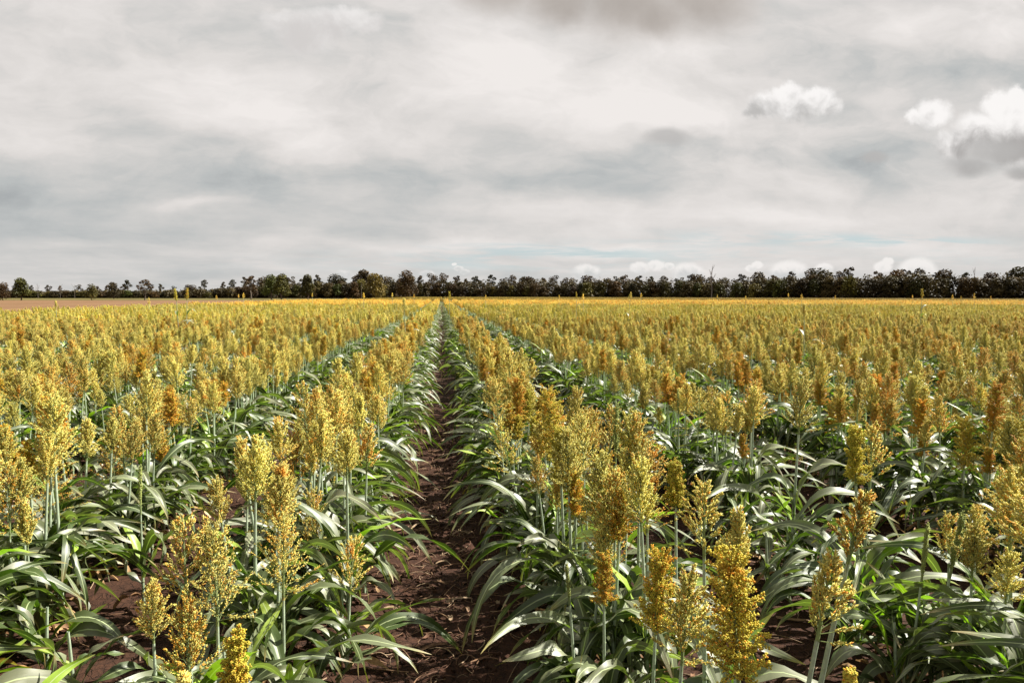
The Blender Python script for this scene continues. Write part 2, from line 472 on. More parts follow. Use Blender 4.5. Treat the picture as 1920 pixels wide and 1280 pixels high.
# ------------------------------------------------------------------ ground: one sheet, fine near the camera, coarse to the horizon
HALF = 0.75                        # rows stand at odd multiples of this
def soil_z(x, y):
    fade = max(0.0, min(1.0, (24 - math.hypot(x, y)) / 8))
    if fade <= 0: return 0.0
    ph = math.cos(math.pi * (x / HALF - 1))            # 1 at a row, -1 in the furrow
    z = 0.022 * ph
    z += 0.018 * mnoise.noise(Vector((x * 3.1, y * 3.1, 0)))
    if abs(x) < 6 and y < 11:
        z += 0.014 * mnoise.noise(Vector((x * 11, y * 11, 3))) + 0.008 * mnoise.noise(Vector((x * 29, y * 29, 7)))
    return z * fade

def axis(lo, fine_lo, fine_hi, hi, step, grow=1.35):
    c = list(np.arange(fine_lo, fine_hi + 1e-6, step))
    s = step; v = fine_hi
    while v < hi:
        s *= grow; v = min(hi, v + s); c.append(v)
    s = step; v = fine_lo
    while v > lo:
        s *= grow; v = max(lo, v - s); c.insert(0, v)
    return c
xs = axis(-2500, -4.2, 5.2, 2500, 0.035)
ys = axis(-600, 1.2, 9.0, 4000, 0.035)
nx, ny = len(xs), len(ys)
g = MB()
gv = [(x, y, soil_z(x, y)) for y in ys for x in xs]
ii = np.arange(nx * ny).reshape(ny, nx)
gf = np.stack([ii[:-1, :-1], ii[:-1, 1:], ii[1:, 1:], ii[1:, :-1]], -1).reshape(-1, 4)
g.add(gv, gf, (0.1, 0.06, 0.04))
tag(g.build('ground', M_SOIL), kind='structure')

EDGE_X = -21.6                     # left edge of the crop
def sheet(name, poly, z, mat):
    mb = MB(); mb.add([(x, y, z) for x, y in poly], [list(range(len(poly)))], (0.2, 0.15, 0.1))
    return tag(mb.build(name, mat, smooth=False), kind='structure')
sheet('bare_field', [(EDGE_X - .6, -60), (EDGE_X - .6, 262), (-420, 238), (-420, -60)], 0.03, M_FALLOW)
sheet('grass_strip', [(EDGE_X - 40, 262 - 0), (EDGE_X + 260, 480), (EDGE_X + 260, 700), (-700, 700), (-700, 236), (-420, 240.5)], 0.04, M_GRASS)

# ------------------------------------------------------------------ sorghum: leaves, stalks, heads
LEAF_G = [(0.076, 0.092, 0.036), (0.094, 0.108, 0.052), (0.042, 0.064, 0.013), (0.135, 0.145, 0.085), (0.034, 0.054, 0.010)]
LEAF_Y = (0.20, 0.29, 0.03)
DRYC = (0.36, 0.22, 0.10)

def leaf(mb, rng, base, az, length, width, e0, e1, nseg=14, nac=4, fold=0.5, twist=0.0, wave=0.012, col=None, swing=0.0, bend=1.0):
    """an arching blade: leaves the stalk at elevation e0, ends at e1, folded along the midrib"""
    p = np.array(base, float)
    L = length / nseg
    V = []; UV = []; cols = []
    ph1, ph2 = rng.uniform(0, 6.28), rng.uniform(0, 6.28)
    kink = rng.uniform(.35, .6)
    fr = rng.uniform(2.0, 3.4)
    col = np.array(col if col is not None else rng.choice(LEAF_G))
    for i in range(nseg + 1):
        t = i / nseg
        s = 1 / (1 + math.exp(-(t - kink) * 7 * bend)); s0 = 1 / (1 + math.exp(kink * 7 * bend)); s1 = 1 / (1 + math.exp(-(1 - kink) * 7 * bend))
        s = .35 * t + .65 * (s - s0) / (s1 - s0)
        el = e0 + (e1 - e0) * s
        a = az + swing * t * t
        T = np.array([math.cos(el) * math.cos(a), math.cos(el) * math.sin(a), math.sin(el)])
        S = np.array([-math.sin(a), math.cos(a), 0.0])
        N = np.cross(T, S) * -1.0
        N = np.cross(S, T) * -1.0 if np.cross(T, S)[2] > 0 and False else np.cross(T, S)
        if N[2] < 0 and el > -1.2: N = -N
        tw = twist * t ** 1.3
        S2 = S * math.cos(tw) + N * math.sin(tw); N2 = N * math.cos(tw) - S * math.sin(tw)
        wdt = width * min(1.0, 0.42 + 1.9 * t) * max(0.0, 1 - t ** 2.4) ** 0.85 + 0.0008
        fo = fold * (1 - .75 * t)
        for k in range(nac + 1):
            q = (k / nac - .5) * 2
            edge = wave * math.sin(t * fr * 6.28 + (ph1 if q < 0 else ph2)) * q * q * min(1, 6 * t) * (wdt / width)
            off = S2 * (q * wdt * .5 * math.cos(fo)) + N2 * (abs(q) * wdt * .5 * math.sin(fo) + edge)
            V.append(p + off); UV.append((k / nac, t))
            c = col * (1 + .16 * (abs(q) - .4))
            if t > .88: c = c * (1 - (t - .88) * 7) + np.array((0.30, 0.21, 0.08)) * (t - .88) * 7
            cols.append(c)
        p = p + T * L
    m = nac + 1
    F = [[i * m + k, i * m + k + 1, (i + 1) * m + k + 1, (i + 1) * m + k] for i in range(nseg) for k in range(nac)]
    mb.add(np.array(V), F, np.array(cols), UV)

PALE = np.array((0.77, 0.70, 0.25)); GOLD = np.array((0.79, 0.565, 0.055)); OLIVE = np.array((0.50, 0.455, 0.065))
ORANGE = np.array((0.74, 0.32, 0.035)); GREENH = np.array((0.33, 0.39, 0.14)); RUST = np.array((0.38, 0.14, 0.03))

def panicle(rng, L=0.27, Wd=0.12, kind='loose', nb=46, per=20, shape=OCTA, gs=1.0, orange=0.2):
    """a seed head standing on z = 0: axis, ascending branches and grains"""
    mb = MB()
    nr = np.random.default_rng(rng.randrange(1 << 30))
    bx, by = rng.uniform(-.05, .05), rng.uniform(-.05, .05)
    ax = lambda z: np.array((bx * z * z / L, by * z * z / L, z))
    green = (0.26, 0.31, 0.13)
    tube(mb, [ax(z) for z in np.linspace(-.02, L * .93, 6)], [.0055, .005, .004, .003, .002, .001], green, 5)
    Ps = []; Ds = []; Cs = []; Ls = []; Rs = []
    lop = rng.uniform(0, 6.28); lopa = rng.uniform(0.05, .3)
    for i in range(nb):
        f = (i + rng.random()) / nb
        az = i * 2.39996 + rng.uniform(-.5, .5)
        if kind == 'loose':
            s = L * (0.02 + .74 * f ** 1.0); bl = L * (.44 - .25 * f) * rng.uniform(.75, 1.15); sp = (.68 - .30 * f) * rng.uniform(.25, 1.4) * Wd / .12; start = .24
        elif kind == 'dense':
            s = L * (0.02 + .84 * f); bl = L * (.30 - .10 * f) * rng.uniform(.7, 1.1); sp = (1.0 - .40 * f) * rng.uniform(.35, 1.2) * Wd / .12; start = .12
        elif kind == 'open':
            s = L * (0.0 + .80 * f); bl = L * (.50 - .33 * f) * rng.uniform(.7, 1.15); sp = (.80 - .3 * f) * rng.uniform(.5, 1.25) * Wd / .12; start = .35
        else:
            s = L * (.02 + .72 * f); bl = L * (.34 - .12 * f) * rng.uniform(.8, 1.1); sp = .13 * rng.uniform(.3, 1.3) * Wd / .05; start = .12
        sp *= 1 + lopa * math.cos(az - lop)
        p0 = ax(s)
        out = np.array((math.cos(az), math.sin(az), 0.0))
        pts = []
        for k in range(5):
            t = k / 4
            pts.append(p0 + out * (math.sin(sp) * bl * (t ** .85)) + np.array((0, 0, 1.0)) * (math.cos(sp) * bl * (t if kind != 'open' else t * (1.05 - .15 * t))))
        tube(mb, pts, [.0014, .0012, .001, .0008, .0005], green if kind != 'dense' else (0.26, .24, .08), 3)
        n = int(per * rng.uniform(.8, 1.2) * (bl / (L * .34)) ** .5)
        tt = start + (1 - start) * nr.random(n)
        A = np.array(pts)
        idx = np.minimum((tt * 4).astype(int), 3); fr = (tt * 4 - idx)[:, None]
        P = A[idx] * (1 - fr) + A[idx + 1] * fr
        D = (A[idx + 1] - A[idx]); D /= np.linalg.norm(D, axis=1, keepdims=True)
        off = nr.normal(size=(n, 3)); off -= (off * D).sum(1, keepdims=True) * D
        off /= np.linalg.norm(off, axis=1, keepdims=True) + 1e-6
        spread = {'loose': .0070, 'dense': .0100, 'open': .0060, 'spike': .0045}[kind]
        rr = nr.uniform(.25, 1.0, n)[:, None] * spread * (1.25 - .6 * tt[:, None]) * gs ** .5
        P = P + off * rr
        Dd = D + off * (.55 if kind != 'dense' else .9) + nr.normal(size=(n, 3)) * .18
        Ps.append(P); Ds.append(Dd)
        if kind == 'dense':
            Ls.append(nr.uniform(.0030, .0042, n) * gs); Rs.append(nr.uniform(.0024, .0034, n) * gs)
        else:
            Ls.append(nr.uniform(.0055, .0095, n) * gs); Rs.append(nr.uniform(.0015, .0025, n) * gs)
        u = nr.random((n, 1)); w2 = nr.random((n, 1))
        if kind == 'dense': c = OLIVE * (1 - u * .6) + GOLD * u * .55 + GREENH * u * .05
        elif kind == 'spike': c = GREENH * (1 - u * .5) + OLIVE * (u * .5)
        else: c = PALE * (1 - u * .75) + GOLD * (u * .75); c = c * (1 - .5 * w2) + GREENH * .5 * w2
        om = (nr.random((n, 1)) < orange * (0.4 + 1.2 * rng.random())).astype(float) * (.85 if kind != 'spike' else .1)
        c = c * (1 - om) + (ORANGE if rng.random() < .8 else RUST) * om
        c = c * nr.uniform(.78, 1.15, (n, 1))
        Cs.append(c)
    P = np.concatenate(Ps)
    grains(mb, P, np.concatenate(Ds), np.concatenate(Ls), np.concatenate(Rs), np.concatenate(Cs), shape)
    return mb

STALKC = (0.25, 0.31, 0.20); STALKC2 = (0.31, 0.37, 0.26)
def stem_path(h, lean=(0, 0), n=7):
    return [Vector((lean[0] * (t ** 1.4), lean[1] * (t ** 1.4), h * t)) for t in [i / (n - 1) for i in range(n)]]

def on_path(path, z):
    for a, b in zip(path, path[1:]):
        if b.z >= z:
            f = (z - a.z) / max(1e-6, b.z - a.z)
            return a.lerp(b, f)
    return path[-1].copy()

def build_stalk(rng, path, r0=.011, sides=7):
    mb = MB()
    n = len(path)
    pts = []; rad = []
    node = 0.0
    for i in range(n * 3 - 2):
        t = i / (n * 3 - 3)
        pts.append(on_path(path, path[-1].z * t)); rad.append(r0 * (1 - .5 * t))
    tube(mb, pts, rad, STALKC, sides, STALKC2)
    h = path[-1].z
    z = .08
    while z < h * .62:                       # joints with clasping sheaths
        p = on_path(path, z); q = on_path(path, z + .012)
        tube(mb, [p, p.lerp(q, .5), q], [r0 * (1.02 - .5 * z / h), r0 * (1.28 - .5 * z / h), r0 * (1.02 - .5 * z / h)], (0.22, .25, .13), sides)
        z += rng.uniform(.07, .11)
    return mb

def build_leaves(rng, path, n=8, scale=1.0, young=0.15, detail=(14, 4), wild=1.0):
    """one MB per leaf"""
    res = []
    az = rng.choice([0, math.pi]) + rng.gauss(0, .75)
    h = path[-1].z
    for i in range(n):
        f = (i + .5) / n
        z = (.04 + .30 * f ** .9) * scale * min(1.15, h / .70)
        b = on_path(path, z)
        a = az + (math.pi if i % 2 else 0) + rng.gauss(0, .38)
        mb = MB()
        y = rng.random() < young
        L = rng.uniform(.36, .86) * scale * (1 - .25 * abs(f - .55))
        Wd = rng.uniform(.042, .074) * scale
        e0 = R(rng.uniform(36, 78) + (8 if f > .7 else 0)); e1 = R(rng.uniform(-95, -15))
        if y: e1 = R(rng.uniform(-20, 45)); e0 = R(rng.uniform(60, 80)); L *= .8
        if f < .2 and rng.random() < .75:                 # a dead leaf hanging at the foot
            leaf(mb, rng, b, a, L * .6, Wd * .55, R(10), R(-85), detail[0], 2, .9, rng.uniform(-3, 3), .012, DRYC if rng.random() < .6 else (.22, .12, .06), rng.uniform(-.5, .5))
            res.append((mb, 'dry'))
            continue
        c = None
        if y and rng.random() < .6: c = LEAF_Y
        leaf(mb, rng, b, a, L, Wd, e0, e1, detail[0], detail[1], rng.uniform(.15, .6), rng.uniform(-1.9, 1.9) * wild, rng.uniform(.008, .022), c, rng.uniform(-1.0, 1.0) * wild, rng.uniform(.5, 2.2))
        res.append((mb, 'green'))
    return res

rng = random.Random(41)
# --- shared shapes -------------------------------------------------
STEMS = []
for i in range(16):
    r = random.Random(100 + i)
    path = stem_path(.76, (r.gauss(0, .035), r.gauss(0, .035)))
    lv = build_leaves(r, path, r.choice([10, 11, 12]))
    sk = build_stalk(r, path)
    STEMS.append(dict(path=path, leaves=lv, stalk=sk,
                      me_leaf=[(m.mesh('leaf', M_LEAF if k == 'green' else M_DRY)) for m, k in lv],
                      me_stalk=sk.mesh('stalk', M_STALK)))
HEADKIND = ['loose'] * 13 + ['dense'] * 5 + ['open'] * 3 + ['spike'] * 2
HEADS = []
for i, k in enumerate(HEADKIND):
    r = random.Random(500 + i)
    if k == 'loose': mb = panicle(r, r.uniform(.26, .36), r.uniform(.10, .18), k, 72, 38, gs=.98, orange=r.choice([.03, .06, .10, .15, .45]))
    elif k == 'dense': mb = panicle(r, r.uniform(.23, .30), r.uniform(.13, .17), k, 100, 56, gs=.95, orange=r.choice([.04, .1, .55]))
    elif k == 'open': mb = panicle(r, r.uniform(.26, .32), r.uniform(.11, .14), k, 44, 30, gs=1.05, orange=r.choice([.1, .3]))
    else: mb = panicle(r, .21, .04, k, 34, 22, gs=1.1, orange=.0)
    HEADS.append(dict(kind=k, mb=mb, me=mb.mesh('head', M_HEAD)))
KINDHEADS = {k: [h for h in HEADS if h['kind'] == k] for k in set(HEADKIND)}

def head_matrix(path, scale, rz):
    d = (path[-1] - path[-2]).normalized()
    q = Vector((0, 0, 1)).rotation_difference(d)
    return Matrix.Translation(path[-1]) @ q.to_matrix().to_4x4() @ Matrix.Rotation(rz, 4, 'Z') @ Matrix.Diagonal((*([scale] * 3), 1))

def part(name, me, parent, M=None):
    o = bpy.data.objects.new(name, me); C.objects.link(o); o.parent = parent
    if M is not None: o.matrix_local = M
    return o

PLANTS = []        # records of every individual plant, labelled at the end
def row_of(x):
    k = int(round((x / HALF - 1) / 2)) * 2 + 1
    return k
ORD = ['nearest', 'second nearest', 'third nearest', 'fourth nearest', 'fifth nearest', 'sixth nearest', 'seventh nearest', 'eighth nearest', 'ninth nearest', 'tenth nearest']

# --- foreground plants placed one by one: photo pixel of head centre, row plane, head length and width in photo pixels, kind, foot shift, look
hero = [
    # right of the middle furrow
    (1388, 1150, .72, 270, 140, 'dense', .06, 'densely grained olive gold head'),
    (1230, 1118, .76, 165, 90, 'dense', -.02, 'compact golden brown oval head'),
    (1592, 1296, .88, 90, 75, 'dense', .0, 'small bright gold head'),
    (1322, 962, .86, 170, 80, 'open', .03, 'tall loose yellow head'),
    (1385, 1010, .95, 140, 60, 'loose', .0, 'narrow olive head'),
    (1535, 1110, .90, 190, 90, 'open', -.13, 'very open pale yellow branching head'),
    (1592, 985, 1.0, 160, 80, 'open', -.13, 'tall leaning yellow head with orange anthers'),
    (1150, 985, .78, 180, 90, 'loose', .06, 'big olive head with an orange crown'),
    (1125, 1025, .66, 120, 60, 'loose', -.05, 'slim pale head'),
    (1128, 905, .80, 120, 60, 'dense', .0, 'brownish olive head'),
    (1215, 905, .92, 230, 70, 'loose', .0, 'long pale head'),
    (1268, 910, 1.02, 90, 70, 'dense', .0, 'dark brown head'),
    (1198, 830, .92, 130, 70, 'loose', .0, 'yellow flowering head'),
    (1068, 1090, .50, 75, 16, 'spike', .04, 'young thin green spike'),
    (960, 830, .46, 130, 60, 'loose', .12, 'pale leaning head beside the furrow'),
    (1095, 830, .72, 140, 80, 'loose', .05, 'broad olive head'),
    (1040, 790, .66, 130, 80, 'dense', .05, 'broad dark gold head'),
    (935, 745, .42, 90, 45, 'loose', .07, 'slim greenish head'),
    (1155, 810, .95, 120, 36, 'spike', .0, 'narrow green head'),
    (1480, 0, 0, 0, 0, None, 0, ''),
    # second row on the right
    (1730, 1035, 2.10, 115, 26, 'spike', -.05, 'narrow closed green head'),
    (1785, 1020, 2.22, 130, 40, 'spike', -.06, 'narrow olive green head opening at the top'),
    (1310, 768, 2.20, 95, 45, 'open', .0, 'pale yellow open head'),
    (1362, 770, 2.3, 90, 45, 'open', .0, 'greenish yellow open head'),
    # further rows on the right
    (1810, 830, 3.6, 105, 55, 'dense', .0, 'golden brown club shaped head'),
    (1900, 840, 3.75, 130, 75, 'dense', .0, 'broad golden head'),
    (1728, 788, 3.75, 80, 50, 'dense', .0, 'orange brown rounded head'),
    (1660, 780, 3.7, 100, 60, 'loose', .0, 'orange flowering head'),
    (1560, 780, 3.75, 60, 50, 'dense', .0, 'rusty orange rounded head'),
    (1420, 722, 3.75, 60, 40, 'dense', .0, 'short orange head'),
    (1395, 712, 3.7, 50, 36, 'dense', .0, 'small orange head'),
    (1465, 728, 3.8, 55, 34, 'dense', .0, 'orange topped head'),
    # left of the middle furrow
    (405, 1065, -.76, 230, 110, 'loose', .0, 'large forked olive gold head'),
    (352, 1200, -.82, 190, 85, 'loose', .0, 'tall orange flecked head'),
    (440, 1262, -.60, 150, 75, 'dense', .0, 'rounded gold grained head'),
    (345, 1300, -.66, 90, 80, 'loose', .0, 'yellow head cut by the frame'),
    (515, 945, -.86, 120, 60, 'loose', .0, 'olive head with ragged edge'),
    (530, 1040, -.68, 190, 85, 'loose', .0, 'long olive green head'),
    (588, 975, -.70, 150, 62, 'loose', .0, 'olive head on an upright stalk'),
    (655, 1050, -.45, 130, 50, 'open', -.02, 'loose pale yellow head leaning to the furrow'),
    (552, 850, -.92, 110, 55, 'loose', .0, 'yellow orange flecked head'),
    (625, 855, -.76, 150, 80, 'loose', .0, 'wide pale gold head'),
    (672, 830, -.66, 110, 50, 'loose', .0, 'yellow head overhanging the furrow side'),
    (675, 755, -.78, 100, 66, 'loose', .0, 'bushy brown gold head'),
    # second row on the left
    (93, 900, -2.25, 220, 72, 'loose', .0, 'tall thick orange and yellow head'),
    (15, 930, -2.2, 190, 60, 'loose', .0, 'orange head'),
    (215, 868, -2.28, 130, 62, 'loose', .0, 'bright orange yellow head'),
    (303, 835, -2.15, 70, 30, 'dense', .0, 'narrow orange head'),
    (340, 775, -2.3, 95, 64, 'loose', .0, 'broad pale olive head'),
    (272, 790, -2.35, 80, 50, 'loose', .0, 'olive yellow head'),
    (50, 985, -2.1, 110, 36, 'loose', .0, 'slim low yellow head'),
    (262, 905, -1.75, 95, 12, 'spike', .0, 'thin green closed spike'),
    (60, 740, -3.8, 100, 60, 'loose', .0, 'broad yellow head'),
    (405, 760, -2.2, 90, 45, 'loose', .0, 'slender olive head'),
]
hero_xy = []
for n_, (px, py, X, hp, wp, kind, foot, look) in enumerate(hero):
    if kind is None: continue
    r = random.Random(900 + n_)
    c = at_x(px, py, X)
    dist = c.y * math.cos(YAW) - c.x * math.sin(YAW) * 1.0
    dist = max(.5, -(CAMROT.transposed() @ (c - EYE)).z)
    L = hp * dist / FPX; Wd = wp * dist / FPX
    L = min(L, .46); Wd = min(Wd, .2)
    near = c.y < 3.6
    top = c.z - L * .5
    base = Vector((c.x + foot, c.y + r.gauss(0, .02), 0))
    shape = ICO if near and kind == 'dense' else OCTA
    nb = int((60 if kind == 'loose' else 110 if kind == 'dense' else 38) * (1.25 if near else 1.0))
    per = {'loose': 30, 'dense': 62, 'open': 34, 'spike': 30}[kind]
    orange = .45 if 'orange' in look or 'rust' in look else (.3 if 'flower' in look else .1)
    hd = panicle(r, L, max(.04, Wd) * (1.0 if kind != 'spike' else .8), kind, nb, per, shape, gs=(.82 if kind == 'dense' else .92) if near else 1.05, orange=orange)
    lean = (-foot, c.y - base.y)
    path = stem_path(top, lean)
    root = empty('sorghum_plant', (base.x, base.y, soil_z(base.x, base.y) - .01))
    part('stalk', build_stalk(r, path, .0105 if kind != 'spike' else .009).mesh('stalk', M_STALK), root)
    for mb, k in build_leaves(r, path, r.choice([8, 9]), min(1.05, .62 + .38 * top / .6) if top > .2 else .6, detail=(16, 4)):
        part('leaf', mb.mesh('leaf', M_LEAF if k == 'green' else M_DRY), root)
    part('head', hd.mesh('head', M_HEAD), root, head_matrix(path, 1.0, r.uniform(0, 6.28)))
    hero_xy.append((base.x, base.y))
    PLANTS.append(dict(o=root, x=X, y=base.y, look=look))

# --- the leafy young plants without a head, right foreground
for n_, (x, y, n, sc) in enumerate([(1.98, 2.75, 9, 1.0), (2.22, 2.95, 9, 1.0), (2.30, 2.55, 8, .95), (1.62, 3.6, 7, .8), (2.2, 4.1, 8, .9), (2.35, 3.4, 8, .9), (2.1, 4.6, 8, .9), (1.95, 3.9, 6, .7), (-2.0, 2.35, 9, 1.1), (-1.85, 2.7, 9, 1.1), (-2.1, 2.95, 9, 1.15), (-1.8, 3.25, 8, 1.0), (-2.0, 3.6, 8, 1.0), (-.95, 2.15, 7, .8), (1.1, 1.95, 7, .8), (-.85, 2.75, 7, .8), (-1.55, 2.6, 8, 1.0), (-1.6, 3.1, 8, .95), (-.50, 4.3, 8, .8), (-.50, 5.2, 8, .8), (-.52, 3.5, 8, .75), (.50, 3.9, 8, .8), (.48, 4.8, 8, .8), (.5, 5.9, 8, .8)]):
    r = random.Random(1300 + n_)
    root = empty('sorghum_plant', (x, y, soil_z(x, y) - .01))
    path = stem_path(.42, (r.gauss(0, .02), r.gauss(0, .02)))
    part('stalk', build_stalk(r, path, .011).mesh('stalk', M_STALK), root)
    for mb, k in build_leaves(r, path, n, sc, young=.6, detail=(16, 4)):
        part('leaf', mb.mesh('leaf', M_LEAF if k == 'green' else M_DRY), root)
    hero_xy.append((x, y))
    PLANTS.append(dict(o=root, x=2.25, y=y, look='leafy young plant still without a head'))

# --- everything else: candidate places along the rows
def in_frame(x, y, m=30):
    a = project(x, y, 0.0); b = project(x, y, 1.0)
    if a is None or b is None: return False
    return -m < b[0] < 1920 + m and b[1] < 1280 + m and (a[1] > 540)

cand = []
k = -29
while k * HALF < 60:
    X = k * HALF
    r = random.Random(7000 + k)
    y = -1.0 if k in (-1, 1) else -1.5
    bald = [(3.0, 4.9)] if k == 3 else []
    while y < 24:
        y += r.uniform(.044, .092)
        if abs(X) > y * 1.35 + 7: continue
        x = X + max(-.30, min(.30, r.gauss(0, .14)))
        headless = any(a < y < b for a, b in bald) and r.random() < .85
        if k in (-1, 1) and -.9 < y < 1.9: continue            # nobody's stalk right at the camera
        if k in (3, -3) and y < 1.2: continue
        if any(abs(x - hx) < .07 and abs(y - hy) < .05 for hx, hy in hero_xy): continue
        cand.append(dict(k=k, x=x, y=y, d=math.hypot(x, y), seen=in_frame(x, y), headless=headless, r=r.random()))
    k += 2
seen = sorted([c for c in cand if c['seen']], key=lambda c: c['d'])
N_IND = 292 - len(PLANTS) - 9
individual = seen[:N_IND]
ids = {id(c) for c in individual}
rest = [c for c in cand if id(c) not in ids]

LOOK = {'loose': 'pale gold loose head', 'dense': 'dense olive gold head', 'open': 'open yellow branching head', 'spike': 'narrow green head'}
def pick_head(r, k, y):
    q = r.random()
    if q < .70: return r.choice(KINDHEADS['loose'])
    if q < .88: return r.choice(KINDHEADS['dense'])
    if q < .955: return r.choice(KINDHEADS['open'])
    return r.choice(KINDHEADS['spike'])

for i, c in enumerate(individual):
    r = random.Random(int(c['r'] * 1e9))
    st = r.choice(STEMS)
    in_hero = (c['k'] == 1 and c['y'] < 2.7) or (c['k'] == -1 and c['y'] < 3.1)
    nohead = c['headless'] or (in_hero and r.random() < .75) or r.random() < .05
    sc = r.gauss(1.0, .10) * (.82 if nohead else 1.0)
    sc = max(.7, min(1.25, sc))
    root = empty('sorghum_plant', (c['x'], c['y'], soil_z(c['x'], c['y']) - .01), math.pi * r.choice([0, 1]) + r.gauss(0, .3))
    root.scale = (max(.85, min(1.1, sc)),) * 2 + (sc,)
    near = c['d'] < 5.0
    if not nohead:
        part('stalk', st['me_stalk'], root)
    for me in st['me_leaf'][:] if not nohead else st['me_leaf'][:7]:
        part('leaf', me, root)
    if not nohead:
        hd = pick_head(r, c['k'], c['y'])
        part('head', hd['me'], root, head_matrix(st['path'], r.uniform(.85, 1.12), r.uniform(0, 6.28)))
        look = LOOK[hd['kind']]
    else:
        look = 'arching green leaves and no head'
    PLANTS.append(dict(o=root, x=c['k'] * HALF, y=c['y'], look=look))

# --- tall volunteers standing above the crop
def tall(px, top_y, Y, L, kind, label, leafy=True, hw=.1):
    p = at_y(px, top_y, Y)
    r = random.Random(int(px * 7 + Y))
    root = empty('tall_sorghum_plant', (p.x, p.y, 0))
    h = p.z - L
    path = stem_path(h, (r.gauss(0, .03), r.gauss(0, .03)))
    part('stalk', build_stalk(r, path, .010).mesh('stalk', M_STALK), root)
    part('head', panicle(r, L, hw, kind, 44, 22, gs=1.5, orange=.1).mesh('head', M_HEAD), root, head_matrix(path, 1, 0))
    for i in range(2 if leafy else 1):
        mb = MB()
        leaf(mb, r, on_path(path, h * (.80 - .14 * i)), r.uniform(0, 6.28), .42, .06, R(55), R(-50), 12, 2, .3, r.uniform(-1, 1), .004, LEAF_G[3], .3)
        part('leaf', mb.mesh('leaf', M_LEAF), root)
    tag(root, label, 'sorghum plant', 'tall sorghum plants standing above the crop')
G_ = ' above the crop'
tall(762, 556, 14.8, .34, 'open', 'tall spindly pale sorghum just left of the middle furrow' + G_, True, .08)
tall(335, 541, 17.0, .30, 'dense', 'left one of a close pair of tall sorghum heads against the bare field', True, .09)
tall(346, 540, 17.3, .30, 'dense', 'right one of a close pair of tall sorghum heads against the bare field', True, .09)
tall(842, 546, 26, .30, 'dense', 'tall sorghum head directly above the far end of the middle furrow', False)
tall(1082, 547, 30, .30, 'dense', 'tall single sorghum head in the centre right of the field against dark trees', False)
tall(1177, 546, 24, .30, 'loose', 'tall sorghum with a leaf arching off beside its thin head, right of centre', True)
tall(1512, 566, 11.5, .30, 'open', 'tall bleached spindly sorghum with white leaf, right of centre' + G_, True, .07)
tall(1728, 541, 21, .32, 'dense', 'tallest lone golden head against the dark trees on the right', True, .09)
tall(105, 562, 22, .26, 'loose', 'tall sorghum with small pale leaf at the far left crop edge', True)

# --- the rest of the crop as ONE instanced mass -----------------------------------
models = bpy.data.collections.new('sorghum models')
MODELN = [0]
def model(mb_leaf, mb_head, mb_dry=None):
    """joined shape with several materials for the instanced mass"""
    allm = MB(); mats = []; sizes = []
    for mb, mt in ((mb_leaf, M_LEAF), (mb_head, M_HEAD_I)):
        if mb is None or not mb.v: continue
        allm.append(mb); mats.append(mt); sizes.append(sum(len(f) for f in mb.f))
    me = allm.mesh('sorghum_model', mats)
    mi = np.concatenate([np.full(s, i, np.int32) for i, s in enumerate(sizes)])
    me.polygons.foreach_set('material_index', mi)
    o = bpy.data.objects.new('sorghum_model.%03d' % MODELN[0], me)
    MODELN[0] += 1
    models.objects.link(o)
    return MODELN[0] - 1
M_HEAD_I = M_HEAD

# close: full plants
near_ids = []
for i in range(26):
    r = random.Random(3000 + i)
    st = STEMS[i % 16]; hd = pick_head(r, 0, 0)
    g1 = MB(); g2 = MB()
    g1.append(st['stalk'])
    for m, kk in st['leaves']: g1.append(m)
    g2.append(hd['mb'], head_matrix(st['path'], r.uniform(.85, 1.12), r.uniform(0, 6.28)))
    near_ids.append(model(g1, g2))
g1 = MB()
for m, kk in STEMS[0]['leaves'][:7]: g1.append(m, Matrix.Diagonal((.85, .85, .85, 1)))
bare_id = model(g1, None)

def simple_head(r, mb, M, nb, per, gs, kinds=('loose', 'loose', 'loose', 'dense')):
    kd = r.choice(kinds)
    L = r.uniform(.26, .35)
    hd = panicle(r, L, r.uniform(.12, .18), kd, nb, per, gs=gs, orange=r.choice([.05, .15, .4]))
    mb.append(hd, M)

low_heads = []
for i in range(10):
    r = random.Random(3300 + i); m = MB(); simple_head(r, m, None, 34, 10, 2.3); low_heads.append(m)
def blob_head(r):
    """far head: a tapering cluster of a few coarse grain clumps"""
    m = MB(); nr = np.random.default_rng(r.randrange(1 << 30)); n = 36
    L = r.uniform(.27, .34); z = nr.uniform(0.0, 1, n); ang = nr.uniform(0, 6.28, n)
    rad = .075 * np.sin(np.clip(z * .9 + .12, 0, 1) * math.pi) ** .7 * nr.uniform(.3, 1, n)
    P = np.stack([rad * np.cos(ang), rad * np.sin(ang), z * L], 1)
    D = np.stack([np.cos(ang) * .35, np.sin(ang) * .35, np.ones(n)], 1)
    u = nr.random((n, 1)); c = PALE * (1 - u) + GOLD * u
    if r.random() < .16: c = c * .5 + ORANGE * .5
    c = c * nr.uniform(.65, 1.05, (n, 1)) * np.array((1.06, .92, .72))
    grains(m, P, D, nr.uniform(.026, .042, n), nr.uniform(.012, .019, n), c, OCTA)
    return m
far_heads = [blob_head(random.Random(3400 + i)) for i in range(12)]
far_heads_me = [m.mesh('head', M_HEAD) for m in far_heads[:4]]

